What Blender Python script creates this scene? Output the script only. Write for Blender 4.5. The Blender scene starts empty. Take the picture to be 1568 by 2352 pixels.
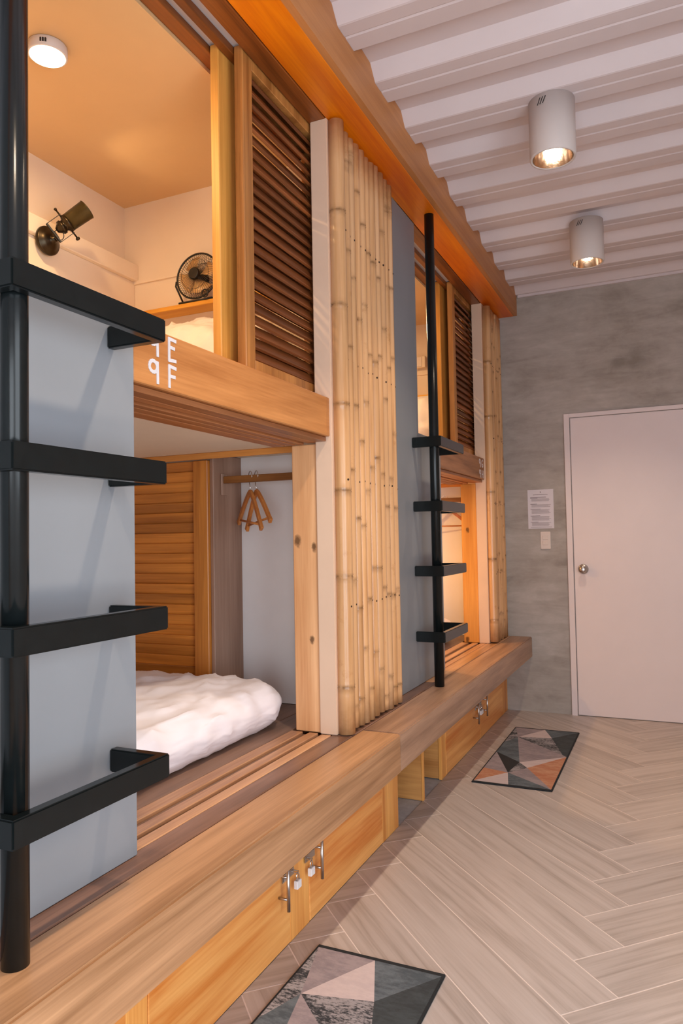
import bpy, bmesh, math, random
from mathutils import Vector, Matrix, Euler, noise

random.seed(7)
S = bpy.context.scene
COL = S.collection

# ------------------------------------------------------------------ camera
F_PX = 1668.0
H = 1.25
cam_d = bpy.data.cameras.new('camera')
cam_d.sensor_fit = 'HORIZONTAL'
cam_d.sensor_width = 36.0
cam_d.lens = 36.0 * F_PX / 1568.0
cam_d.clip_start = 0.02
cam = bpy.data.objects.new('camera', cam_d)
COL.objects.link(cam)
RX = Vector((0.90966754, 0.03202643, 0.41410056))
RY = Vector((0.41493429, -0.02617194, -0.90947489))
RZ = Vector((-0.01828942, 0.9991443, -0.03709663))
cam.matrix_world = Matrix(((*RX, 0.0), (*RY, 0.0), (*RZ, H), (0, 0, 0, 1)))
S.camera = cam

# ------------------------------------------------------------------ world, exposure, daylight
S.view_settings.view_transform = 'Standard'
S.view_settings.look = 'None'
S.view_settings.gamma = 1.0
S.view_settings.exposure = 0.12
S.view_settings.use_curve_mapping = False
S.cycles.use_denoising = True
S.cycles.max_bounces = 10
S.cycles.diffuse_bounces = 6
S.cycles.sample_clamp_indirect = 6.0
S.cycles.caustics_reflective = False
S.cycles.caustics_refractive = False
w = bpy.data.worlds.new('world'); S.world = w
w.use_nodes = True
w.node_tree.nodes['Background'].inputs[0].default_value = (0.75, 0.86, 1.0, 1)
w.node_tree.nodes['Background'].inputs[1].default_value = 1.2

def kelvin(r, g, b): return (r, g, b)
def area_light(name, loc, direction, sx, sy, power, color, shape='RECTANGLE', spread=180):
    l = bpy.data.lights.new(name, 'AREA'); l.shape = shape
    l.size = sx; l.size_y = sy; l.energy = power; l.color = color
    l.spread = math.radians(spread)
    o = bpy.data.objects.new(name, l); COL.objects.link(o)
    o.location = loc
    o.rotation_euler = Vector(direction).to_track_quat('-Z', 'Y').to_euler()
    return o
ROOM_X1, ROOM_Y0, ROOM_Y1 = 1.5, -1.7, 5.29
WIN = (-0.9, 0.9, 0.05, 2.15)          # right-hand window: y0 y1 z0 z1
WIN2 = (-0.5, 1.4, 0.10, 1.75)          # rear window: x0 x1 z0 z1
DAY = (0.86, 0.93, 1.0)
area_light('window_daylight', (ROOM_X1 + .12, (WIN[0]+WIN[1])/2, (WIN[2]+WIN[3])/2), (-1, 0.05, -.1), 1.8, 2.1, 64, DAY)
area_light('rear_window_daylight', ((WIN2[0]+WIN2[1])/2, ROOM_Y0 - .12, (WIN2[2]+WIN2[3])/2), (0, 1, 0), 1.9, 1.65, 56, DAY)

# ------------------------------------------------------------------ helpers
def lin(c):
    c = c / 255.0
    return c / 12.92 if c <= 0.04045 else ((c + 0.055) / 1.055) ** 2.4
def rgb(r, g, b): return (lin(r), lin(g), lin(b), 1.0)

class NT:
    def __init__(s, name):
        s.m = bpy.data.materials.new(name); s.m.use_nodes = True
        s.t = s.m.node_tree; s.n = s.t.nodes; s.l = s.t.links
        s.b = s.n['Principled BSDF']
    def add(s, t, **kw):
        n = s.n.new(t)
        for k, v in kw.items():
            setattr(n, k, v)
        return n
    def link(s, a, b): s.l.new(a, b)
    def math(s, op, a, b=None, clamp=False):
        n = s.add('ShaderNodeMath', operation=op); n.use_clamp = clamp
        for i, v in enumerate((a, b)):
            if v is None: continue
            if isinstance(v, (int, float)): n.inputs[i].default_value = v
            else: s.link(v, n.inputs[i])
        return n.outputs[0]
    def mix(s, fac, a, b, blend='MIX'):
        n = s.add('ShaderNodeMix', data_type='RGBA', blend_type=blend)
        for i, v in ((0, fac), (6, a), (7, b)):
            if isinstance(v, (int, float)): n.inputs[i].default_value = v
            elif isinstance(v, tuple): n.inputs[i].default_value = v
            else: s.link(v, n.inputs[i])
        return n.outputs[2]
    def ramp(s, fac, stops):
        n = s.add('ShaderNodeValToRGB')
        while len(n.color_ramp.elements) < len(stops): n.color_ramp.elements.new(0.5)
        for e, (p, c) in zip(n.color_ramp.elements, stops):
            e.position = p; e.color = c
        s.link(fac, n.inputs[0]); return n.outputs[0]
    def noise(s, vec, scale, detail=4.0, rough=0.55, dist=0.0):
        n = s.add('ShaderNodeTexNoise'); n.inputs['Scale'].default_value = scale
        n.inputs['Detail'].default_value = detail; n.inputs['Roughness'].default_value = rough
        n.inputs['Distortion'].default_value = dist
        s.link(vec, n.inputs['Vector']); return n.outputs[0]
    def bump(s, h, strength, dist=0.002):
        n = s.add('ShaderNodeBump'); n.inputs['Strength'].default_value = strength
        n.inputs['Distance'].default_value = dist
        s.link(h, n.inputs['Height']); s.link(n.outputs[0], s.b.inputs['Normal'])
    def coords(s, scale=(1, 1, 1), rnd=True):
        tc = s.add('ShaderNodeTexCoord')
        v = tc.outputs['Object']
        if rnd:
            oi = s.add('ShaderNodeObjectInfo')
            sc = s.add('ShaderNodeVectorMath', operation='SCALE')
            sc.inputs[0].default_value = (13.1, 7.7, 19.3)
            s.link(oi.outputs['Random'], sc.inputs['Scale'])
            ad = s.add('ShaderNodeVectorMath', operation='ADD')
            s.link(v, ad.inputs[0]); s.link(sc.outputs[0], ad.inputs[1]); v = ad.outputs[0]
            s.rand = oi.outputs['Random']
        mp = s.add('ShaderNodeVectorMath', operation='MULTIPLY')
        mp.inputs[1].default_value = scale
        s.link(v, mp.inputs[0])
        s.raw = v
        return mp.outputs[0]

def wood(name, light, dark, axis, rough=0.42, across=14.0, along=0.9, figure=7.0, vary=0.12, contrast=1.0, coat=0.0, streak=None, knots=None):
    t = NT(name)
    sc = [across] * 3; sc['XYZ'.index(axis)] = along
    v = t.coords(tuple(sc))
    big = t.noise(v, 0.55, 3.0, 0.5, 0.6)
    pp = t.math('PINGPONG', t.math('MULTIPLY', big, figure), 1.0)
    fv = t.add('ShaderNodeVectorMath', operation='MULTIPLY')
    fs = [16.0] * 3; fs['XYZ'.index(axis)] = 5.0
    fv.inputs[1].default_value = tuple(fs); t.link(v, fv.inputs[0])
    fine = t.noise(fv.outputs[0], 1.0, 3.0, 0.6)
    mid = t.noise(v, 2.6, 4.0, 0.6, 0.3)
    a = t.math('ADD', t.math('MULTIPLY', pp, 0.42), t.math('MULTIPLY', mid, 0.75))
    a = t.math('ADD', a, t.math('MULTIPLY', t.math('SUBTRACT', fine, 0.5), 0.5))
    mean = tuple((l + d) / 2 for l, d in zip(light, dark))
    lo = tuple(m + (d - m) * contrast for m, d in zip(mean, dark))[:3] + (1,)
    hi = tuple(m + (l - m) * contrast for m, l in zip(mean, light))[:3] + (1,)
    lo = tuple(max(0.0, q) for q in lo)
    c = t.ramp(a, [(0.2, lo), (0.9, hi)])
    if streak:
        sn = t.noise(v, 0.9, 2.0, 0.5, 0.2)
        c = t.mix(t.ramp(sn, [(0.5, (0, 0, 0, 1)), (0.66, (1, 1, 1, 1))]), c, streak)
    if knots:
        tc = t.add('ShaderNodeTexCoord')
        for kx, kz, kr in knots:
            wob = t.add('ShaderNodeVectorMath', operation='SUBTRACT'); t.link(tc.outputs['Object'], wob.inputs[0])
            wob.inputs[1].default_value = (kx, 0, kz)
            sq = t.add('ShaderNodeVectorMath', operation='MULTIPLY'); t.link(wob.outputs[0], sq.inputs[0])
            sq.inputs[1].default_value = (1 / kr, 0, .62 / kr)
            ln = t.add('ShaderNodeVectorMath', operation='LENGTH'); t.link(sq.outputs[0], ln.inputs[0])
            dd = t.math('ADD', ln.outputs['Value'], t.math('MULTIPLY', t.math('SUBTRACT', t.noise(tc.outputs['Object'], 60.0, 3.0), .5), 1.1))
            kf = t.ramp(dd, [(0.45, (1, 1, 1, 1)), (1.0, (0, 0, 0, 1))])
            c = t.mix(t.math('MULTIPLY', kf, .9), c, tuple(q * 0.22 for q in dark[:3]) + (1,))
    hv = t.add('ShaderNodeHueSaturation')
    t.link(c, hv.inputs['Color'])
    t.link(t.math('ADD', t.math('MULTIPLY', t.math('SUBTRACT', t.rand, 0.5), vary * 2), 1.0), hv.inputs['Value'])
    t.link(hv.outputs[0], t.b.inputs['Base Color'])
    t.b.inputs['Roughness'].default_value = rough
    t.b.inputs['Coat Weight'].default_value = coat
    t.b.inputs['Coat Roughness'].default_value = 0.25
    t.bump(fine, 0.12, 0.0015)
    return t.m

def plain(name, col, rough=0.5, metal=0.0, var=0.05, nscale=6.0, bump=0.0, bscale=200.0, emit=None, estr=0.0, coat=0.0, spec=0.5):
    t = NT(name)
    v = t.coords((1, 1, 1), rnd=False)
    n = t.noise(v, nscale, 4.0)
    lo = tuple(max(0, c * (1 - var)) for c in col[:3]) + (1,)
    hi = tuple(c * (1 + var) for c in col[:3]) + (1,)
    t.link(t.ramp(n, [(0.3, lo), (0.7, hi)]), t.b.inputs['Base Color'])
    t.b.inputs['Roughness'].default_value = rough
    t.b.inputs['Metallic'].default_value = metal
    t.b.inputs['Specular IOR Level'].default_value = spec
    t.b.inputs['Coat Weight'].default_value = coat
    if bump: t.bump(t.noise(v, bscale, 3.0), bump, 0.001)
    if emit:
        t.b.inputs['Emission Color'].default_value = emit
        t.b.inputs['Emission Strength'].default_value = estr
    return t.m

def concrete(name):
    t = NT(name)
    v = t.coords((1.0, 1.0, 1.7), rnd=False)
    a = t.noise(v, 1.6, 6.0, 0.62, 0.5)
    b = t.noise(v, 7.0, 6.0, 0.65, 0.4)
    st = t.add('ShaderNodeVectorMath', operation='MULTIPLY'); st.inputs[1].default_value = (2.0, 2.0, 11.0)
    t.link(t.raw, st.inputs[0])
    s = t.noise(st.outputs[0], 1.6, 5.0, 0.6, 0.8)
    f = t.math('ADD', t.math('MULTIPLY', a, 0.5), t.math('ADD', t.math('MULTIPLY', b, 0.25), t.math('MULTIPLY', s, 0.25)))
    c = t.ramp(f, [(0.34, rgb(136, 128, 119)), (0.46, rgb(163, 155, 147)), (0.55, rgb(176, 169, 162)), (0.68, rgb(196, 190, 185))])
    t.link(c, t.b.inputs['Base Color'])
    t.b.inputs['Roughness'].default_value = 0.55
    t.bump(b, 0.08, 0.004)
    return t.m

def tile_mat(name):
    t = NT(name)
    v = t.coords((0.9, 15.0, 1.0))
    big = t.noise(v, 0.6, 3.0, 0.5, 0.5)
    pp = t.math('PINGPONG', t.math('MULTIPLY', big, 9.0), 1.0)
    mid = t.noise(v, 2.4, 5.0, 0.65, 0.3)
    fv = t.add('ShaderNodeVectorMath', operation='MULTIPLY'); fv.inputs[1].default_value = (3.0, 9.0, 1.0)
    t.link(v, fv.inputs[0]); fine = t.noise(fv.outputs[0], 1.0, 3.0)
    a = t.math('ADD', t.math('MULTIPLY', pp, 0.25), t.math('MULTIPLY', mid, 0.75))
    a = t.math('ADD', a, t.math('MULTIPLY', t.math('SUBTRACT', fine, 0.5), 0.35))
    c = t.ramp(a, [(0.22, rgb(158, 147, 140)), (0.5, rgb(184, 174, 169)), (0.8, rgb(197, 188, 184))])
    hv = t.add('ShaderNodeHueSaturation'); t.link(c, hv.inputs['Color'])
    t.link(t.math('ADD', t.math('MULTIPLY', t.math('SUBTRACT', t.rand, 0.5), 0.1), 1.0), hv.inputs['Value'])
    t.link(hv.outputs[0], t.b.inputs['Base Color'])
    t.b.inputs['Roughness'].default_value = 0.36
    t.b.inputs['Specular IOR Level'].default_value = 0.45
    t.bump(fine, 0.05, 0.001)
    return t.m

def bamboo_mat(name):
    t = NT(name)
    v = t.coords((30.0, 30.0, 1.2))
    m = t.noise(v, 1.0, 4.0, 0.6, 0.2)
    c = t.ramp(m, [(0.25, rgb(186, 134, 84)), (0.5, rgb(216, 168, 118)), (0.8, rgb(228, 186, 144))])
    sp = t.noise(t.raw, 9.0, 5.0, 0.7)
    c = t.mix(t.ramp(sp, [(0.62, (0, 0, 0, 1)), (0.78, (0.7, 0.7, 0.7, 1))]), c, rgb(176, 118, 58))
    at = t.add('ShaderNodeAttribute', attribute_name='stain')
    sn = t.noise(t.raw, 34.0, 3.0)
    f = t.math('MULTIPLY', at.outputs['Fac'], t.math('ADD', t.math('MULTIPLY', sn, 1.8), -0.35), clamp=True)
    c = t.mix(f, c, rgb(92, 58, 22))
    hv = t.add('ShaderNodeHueSaturation'); t.link(c, hv.inputs['Color'])
    t.link(t.math('ADD', t.math('MULTIPLY', t.math('SUBTRACT', t.rand, 0.5), 0.16), 1.0), hv.inputs['Value'])
    t.link(hv.outputs[0], t.b.inputs['Base Color'])
    t.b.inputs['Roughness'].default_value = 0.27
    return t.m

def blotch(name, c1, c2, lo=0.42, hi=0.56, scale=26.0, stretch=(1, 2.2, 1)):
    t = NT(name)
    v = t.coords(stretch, rnd=False)
    n = t.noise(v, scale, 8.0, 0.75)
    n2 = t.noise(v, 5.0, 2.0)
    f = t.math('ADD', t.math('MULTIPLY', n, 0.6), t.math('MULTIPLY', n2, 0.4))
    t.link(t.ramp(f, [(lo, c1), (hi, c2)]), t.b.inputs['Base Color'])
    t.b.inputs['Roughness'].default_value = 0.9
    t.bump(t.noise(v, 500.0, 2.0), 0.2, 0.001)
    return t.m

M = {}
M['beam'] = wood('bench_beam_wood', rgb(206, 158, 116), rgb(136, 96, 62), 'Y', 0.34, 8, 0.45, 8, 0.03, contrast=1.15)
M['beam_grey'] = wood('bench_beam_grey_wood', rgb(182, 146, 120), rgb(118, 88, 70), 'Y', 0.42, 10, 0.8, 6, 0.03)
M['plank_dark'] = wood('bench_plank_dark_wood', rgb(148, 110, 90), rgb(74, 52, 42), 'Y', 0.3, 12, 0.9, 6, 0.10)
M['strip'] = wood('track_strip_wood', rgb(226, 176, 132), rgb(164, 114, 80), 'Y', 0.34, 16, 0.9, 5, 0.2)
M['deck'] = wood('deck_board_wood', rgb(146, 114, 94), rgb(92, 68, 54), 'Y', 0.42, 12, 0.9, 5, 0.12)
M['soffit'] = wood('header_soffit_wood', rgb(246, 140, 6), rgb(206, 88, 0), 'Y', 0.42, 8, 0.7, 6, 0.02)  # orange varnish, with warm bounce light on the underside put into its colour
M['fascia'] = wood('header_fascia_wood', rgb(206, 142, 84), rgb(168, 106, 54), 'Y', 0.5, 10, 0.6, 5, 0.02)  # paler than the soffit: cool daylight on the front face mixed into its colour
M['track'] = wood('overhead_track_wood', rgb(150, 84, 32), rgb(88, 44, 14), 'Y', 0.4, 14, 0.9, 5, 0.15)
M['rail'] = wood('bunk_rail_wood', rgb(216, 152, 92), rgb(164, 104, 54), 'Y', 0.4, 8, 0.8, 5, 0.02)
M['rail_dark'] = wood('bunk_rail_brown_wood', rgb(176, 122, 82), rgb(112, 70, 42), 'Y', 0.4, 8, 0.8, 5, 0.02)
M['railstrip'] = wood('rail_strip_wood', rgb(186, 122, 76), rgb(116, 66, 36), 'Y', 0.38, 16, 0.9, 5, 0.2)
M['stile'] = wood('door_stile_wood', rgb(206, 142, 76), rgb(142, 86, 36), 'Z', 0.42, 14, 0.8, 5, 0.10)
M['stile_lamplit'] = wood('door_stile_lamplit_wood', rgb(236, 172, 84), rgb(184, 116, 40), 'Z', 0.42, 14, 0.8, 5, 0.06)  # golden copy of the stile wood; bunk lamp glow put into its colour
M['slat'] = wood('door_slat_wood', rgb(158, 92, 46), rgb(90, 46, 20), 'Y', 0.42, 14, 0.8, 4, 0.28)
M['panelslat'] = wood('panel_slat_wood', rgb(214, 134, 52), rgb(150, 84, 24), 'X', 0.4, 14, 0.8, 5, 0.16)
M['panelstile'] = wood('panel_stile_wood', rgb(228, 150, 66), rgb(170, 98, 34), 'Z', 0.4, 14, 0.8, 5, 0.08)
M['trimx'] = wood('trim_wood', rgb(220, 150, 76), rgb(170, 104, 44), 'X', 0.4, 14, 0.8, 5, 0.08)
M['shelf'] = wood('fan_shelf_wood', rgb(246, 190, 80), rgb(216, 146, 40), 'X', 0.4, 12, 0.8, 5, 0.05)
M['post'] = wood('post_wood', rgb(242, 192, 142), rgb(204, 144, 94), 'Z', 0.42, 11, 0.7, 5, 0.04, knots=[(-.034, .715, .017), (.036, .690, .013), (.022, .345, .012)])
M['post_gold'] = wood('post_golden_wood', rgb(232, 168, 84), rgb(190, 118, 40), 'Z', 0.42, 11, 0.7, 5, 0.04, knots=[(-.012, .765, .015), (-.030, .02, .016)])
M['greyplank'] = wood('closet_board_wood', rgb(176, 142, 122), rgb(132, 98, 78), 'Z', 0.5, 12, 0.8, 3, 0.03)
M['rod'] = wood('rod_wood', rgb(166, 108, 54), rgb(108, 64, 26), 'X', 0.4, 14, 0.8, 4, 0.05)
M['hanger'] = wood('hanger_wood', rgb(222, 148, 80), rgb(178, 104, 48), 'Z', 0.35, 18, 1.2, 3, 0.08)
M['pine'] = wood('cabinet_door_wood', rgb(252, 188, 108), rgb(216, 128, 50), 'Y', 0.42, 6, 0.5, 12, 0.04, contrast=1.25)
M['pinez'] = wood('cabinet_stile_wood', rgb(248, 184, 100), rgb(206, 122, 46), 'Z', 0.42, 11, 0.6, 7, 0.05)
M['pinex'] = wood('cabinet_side_wood', rgb(216, 158, 92), rgb(172, 112, 54), 'X', 0.45, 8, 0.9, 8, 0.05)
M['bamboo'] = bamboo_mat('bamboo')
M['beige'] = plain('beige_paint', rgb(222, 192, 166), 0.6, var=0.03, bump=0.05)
M['greypaint'] = plain('blue_grey_paint', rgb(134, 139, 145), 0.5, var=0.04, nscale=3.0, bump=0.04, bscale=90)
M['white'] = plain('white_paint', rgb(226, 222, 222), 0.6, var=0.02)
M['ceil'] = plain('ceiling_paint', rgb(216, 206, 208), 0.45, var=0.02)
M['bunkwall'] = plain('cream_paint', rgb(238, 222, 200), 0.6, var=0.02)
M['bunkceil'] = plain('tan_ceiling_paint', rgb(214, 178, 130), 0.40, var=0.02)
M['closetwhite'] = plain('closet_white_paint', rgb(246, 245, 246), 0.6, var=0.02)
M['concrete'] = concrete('skim_coated_concrete')
M['screed'] = plain('grey_screed', rgb(188, 190, 192), 0.8, var=0.12, nscale=30)
M['grout'] = plain('pale_grout', rgb(226, 214, 208), 0.8, var=0.04, nscale=40)
M['tile'] = tile_mat('wood_look_tile')
M['black'] = plain('black_gloss_paint', rgb(17, 22, 23), 0.22, var=0.15, nscale=40, bump=0.03, bscale=160, spec=0.32)
M['blackplastic'] = plain('black_plastic', rgb(28, 24, 20), 0.4, var=0.1)
M['amber'] = plain('amber_plastic', rgb(222, 178, 120), 0.35, var=0.05)
M['bronze'] = plain('dark_bronze', rgb(58, 48, 34), 0.32, metal=0.8, var=0.15)
M['brass'] = plain('aged_brass', rgb(72, 62, 36), 0.35, metal=0.7, var=0.2, nscale=30)
M['steel'] = plain('brushed_steel', rgb(190, 184, 180), 0.3, metal=1.0, var=0.05)
M['darksteel'] = plain('dark_steel', rgb(110, 108, 104), 0.35, metal=1.0, var=0.1)
M['chrome'] = plain('bright_chrome', rgb(226, 224, 222), 0.12, metal=1.0, var=0.02)
M['reflector'] = plain('ribbed_reflector', rgb(214, 190, 168), 0.16, metal=1.0, var=0.2, nscale=60, bump=0.6, bscale=60)
M['lampwhite'] = plain('lamp_white_enamel', rgb(212, 204, 200), 0.5, var=0.01)
M['bulb'] = plain('lit_bulb', rgb(255, 244, 230), 0.5, emit=(1.0, 0.86, 0.68, 1), estr=22.0)
M['led'] = plain('lit_diffuser', rgb(255, 246, 232), 0.5, emit=(1.0, 0.84, 0.62, 1), estr=6.0)
M['slot'] = plain('dark_slot', rgb(40, 38, 36), 0.8)
M['linen'] = plain('white_linen', rgb(244, 240, 246), 0.9, var=0.02, bump=0.1, bscale=400)
M['pillow'] = plain('pillow_cotton', rgb(244, 236, 232), 0.9, var=0.02, bump=0.1, bscale=400)
M['door'] = plain('door_paint', rgb(228, 216, 216), 0.45, var=0.015)
M['paper'] = plain('paper', rgb(222, 216, 222), 0.8, var=0.01)
M['ink'] = plain('grey_print', rgb(176, 168, 172), 0.9)
M['inkdark'] = plain('dark_print', rgb(132, 122, 126), 0.9)
M['plastic'] = plain('white_plastic', rgb(226, 212, 202), 0.4, var=0.01)
M['lockwhite'] = plain('padlock_white', rgb(236, 234, 236), 0.35, var=0.02)
M['lettering'] = plain('white_letter_paint', rgb(204, 202, 208), 0.6, var=0.05, nscale=60)
M['mat_edge'] = plain('mat_black_binding', rgb(30, 34, 38), 0.9, var=0.2, nscale=90, bump=0.2)
M['mat_pink'] = blotch('mat_pale_pink', rgb(206, 192, 192), rgb(196, 182, 184))
M['mat_mauve'] = blotch('mat_mauve_grey', rgb(160, 148, 152), rgb(138, 128, 134))
M['mat_slate'] = blotch('mat_slate', rgb(104, 114, 122), rgb(74, 84, 92))
M['mat_dark'] = blotch('mat_charcoal', rgb(64, 72, 76), rgb(50, 56, 60))
M['mat_black'] = blotch('mat_black', rgb(40, 40, 42), rgb(34, 34, 36))
M['mat_blotch'] = blotch('mat_blotched_grey', rgb(46, 50, 56), rgb(156, 152, 156), 0.46, 0.53, 60.0)
M['mat_rust'] = blotch('mat_rust', rgb(196, 148, 118), rgb(180, 118, 88))
M['nail'] = plain('nail_hole', rgb(48, 28, 14), 0.8)

WO = {}
def thing(name, label, cat, base, group=None, kind=None):
    o = bpy.data.objects.new(name, None); COL.objects.link(o)
    o.empty_display_size = 0.05
    o.location = base; WO[o.name] = Vector(base)
    o['label'] = label; o['category'] = cat
    if group: o['group'] = group
    if kind: o['kind'] = kind
    return o
def tag(o, label, cat, group=None, kind=None):
    o['label'] = label
    if cat: o['category'] = cat
    if group: o['group'] = group
    if kind: o['kind'] = kind
    return o
def struct(o, label=None):
    o['kind'] = 'structure'
    if label: o['label'] = label
    return o

class MB:
    """collects faces in world coordinates, builds ONE mesh object"""
    def __init__(s): s.v = []; s.f = []; s.m = []; s.sm = []
    def raw(s, vs, fs, smooth=False, mi=0):
        o = len(s.v); s.v += [tuple(v) for v in vs]
        for f in fs: s.f.append(tuple(i + o for i in f)); s.m.append(mi); s.sm.append(smooth)
        return s
    def box(s, x0, x1, y0, y1, z0, z1, mi=0):
        vs = [(x, y, z) for z in (z0, z1) for y in (y0, y1) for x in (x0, x1)]
        return s.raw(vs, [(0, 2, 3, 1), (4, 5, 7, 6), (0, 1, 5, 4), (2, 6, 7, 3), (0, 4, 6, 2), (1, 3, 7, 5)], mi=mi)
    def obox(s, c, ax, ay, az, mi=0):
        c, ax, ay, az = map(Vector, (c, ax, ay, az))
        vs = [c + ax * i + ay * j + az * k for k in (-1, 1) for j in (-1, 1) for i in (-1, 1)]
        return s.raw(vs, [(0, 2, 3, 1), (4, 5, 7, 6), (0, 1, 5, 4), (2, 6, 7, 3), (0, 4, 6, 2), (1, 3, 7, 5)], mi=mi)
    def prism(s, poly, axis, a0, a1, mi=0, smooth=False):
        """poly in the two other axes (x,y / x,z / y,z order), extruded along axis"""
        def P(p, a):
            return {'X': (a, p[0], p[1]), 'Y': (p[0], a, p[1]), 'Z': (p[0], p[1], a)}[axis]
        n = len(poly)
        vs = [P(p, a0) for p in poly] + [P(p, a1) for p in poly]
        fs = [tuple(range(n))[::-1], tuple(range(n, 2 * n))]
        fs += [(i, (i + 1) % n, n + (i + 1) % n, n + i) for i in range(n)]
        return s.raw(vs, fs, smooth, mi)
    def lathe(s, base, axis, prof, n=24, caps=True, mi=0, smooth=True):
        """prof: list of (distance along axis, radius)"""
        a = Vector(axis).normalized()
        u = a.orthogonal().normalized(); w_ = a.cross(u)
        base = Vector(base); vs = []
        for d, r in prof:
            for i in range(n):
                t = 2 * math.pi * i / n
                vs.append(base + a * d + (u * math.cos(t) + w_ * math.sin(t)) * r)
        fs = []
        for k in range(len(prof) - 1):
            for i in range(n):
                j = (i + 1) % n
                fs.append((k * n + i, k * n + j, (k + 1) * n + j, (k + 1) * n + i))
        s.raw(vs, fs, smooth, mi)
        if caps:
            o = len(s.v) - len(vs)
            s.f.append(tuple(o + i for i in range(n))[::-1]); s.m.append(mi); s.sm.append(False)
            s.f.append(tuple(o + (len(prof) - 1) * n + i for i in range(n))); s.m.append(mi); s.sm.append(False)
        return s
    def tube(s, pts, r, n=8, closed=False, mi=0):
        pts = [Vector(p) for p in pts]; m = len(pts)
        rs = r if isinstance(r, (list, tuple)) else [r] * m
        vs = []; prev = None
        for i, p in enumerate(pts):
            if closed: d = pts[(i + 1) % m] - pts[i - 1]
            else: d = pts[min(i + 1, m - 1)] - pts[max(i - 1, 0)]
            d.normalize()
            if prev is None: u = d.orthogonal().normalized()
            else:
                u = prev - d * prev.dot(d); u.normalize()
            prev = u; w_ = d.cross(u)
            for k in range(n):
                t = 2 * math.pi * k / n
                vs.append(p + (u * math.cos(t) + w_ * math.sin(t)) * rs[i])
        fs = []
        for i in range(m if closed else m - 1):
            i2 = (i + 1) % m
            for k in range(n):
                k2 = (k + 1) % n
                fs.append((i * n + k, i * n + k2, i2 * n + k2, i2 * n + k))
        if not closed:
            fs.append(tuple(range(n))[::-1]); fs.append(tuple((m - 1) * n + k for k in range(n)))
        return s.raw(vs, fs, True, mi)
    def build(s, name, mat, parent=None, bevel=0.0, seg=1, origin=None):
        vs = [Vector(v) for v in s.v]
        lo = Vector((min(v.x for v in vs), min(v.y for v in vs), min(v.z for v in vs)))
        hi = Vector((max(v.x for v in vs), max(v.y for v in vs), max(v.z for v in vs)))
        org = Vector(origin) if origin is not None else Vector(((lo.x + hi.x) / 2, (lo.y + hi.y) / 2, lo.z))
        me = bpy.data.meshes.new(name)
        me.from_pydata([v - org for v in vs], [], s.f)
        mats = mat if isinstance(mat, (list, tuple)) else [mat]
        for q in mats: me.materials.append(M[q] if isinstance(q, str) else q)
        for p, mi, sm in zip(me.polygons, s.m, s.sm):
            p.material_index = mi; p.use_smooth = sm
        bm = bmesh.new(); bm.from_mesh(me)
        bmesh.ops.recalc_face_normals(bm, faces=bm.faces)
        if bevel:
            ed = [e for e in bm.edges if len(e.link_faces) == 2 and e.calc_face_angle(0) > 0.6]
            bmesh.ops.bevel(bm, geom=ed, offset=bevel, offset_type='OFFSET', segments=seg, affect='EDGES', clamp_overlap=True)
        bm.to_mesh(me); bm.free()
        o = bpy.data.objects.new(name, me); COL.objects.link(o)
        WO[o.name] = org
        if parent is not None:
            o.parent = parent; o.location = org - WO[parent.name]
        else: o.location = org
        return o
def bx(name, mat, x0, x1, y0, y1, z0, z1, parent=None, bevel=0.0, seg=1):
    return MB().box(min(x0, x1), max(x0, x1), min(y0, y1), max(y0, y1), z0, z1).build(name, mat, parent, bevel, seg)

# ------------------------------------------------------------------ room shell
XB = -2.31                    # inner face of the bunks' back wall
PER = 0.34
def ceil_profile(y0, y1):
    key = [(0.0, 3.042), (0.082, 3.040), (0.128, 2.991), (0.134, 2.989), (0.185, 2.989), (0.192, 2.993), (0.199, 2.989), (0.268, 2.989), (0.330, 3.038)]
    pts = []
    k0 = math.floor((y0 - 2.405) / PER) - 1; k1 = math.ceil((y1 - 2.405) / PER) + 1
    for k in range(k0, k1):
        for t, z in key:
            pts.append((2.405 + k * PER + t, z))
    out = []
    def zat(y):
        for (a, za), (b, zb) in zip(pts, pts[1:]):
            if a <= y <= b: return za + (zb - za) * (y - a) / max(1e-9, b - a)
        return 3.0
    out.append((y0, zat(y0)))
    out += [p for p in pts if y0 + 1e-4 < p[0] < y1 - 1e-4]
    out.append((y1, zat(y1)))
    return out

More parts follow.
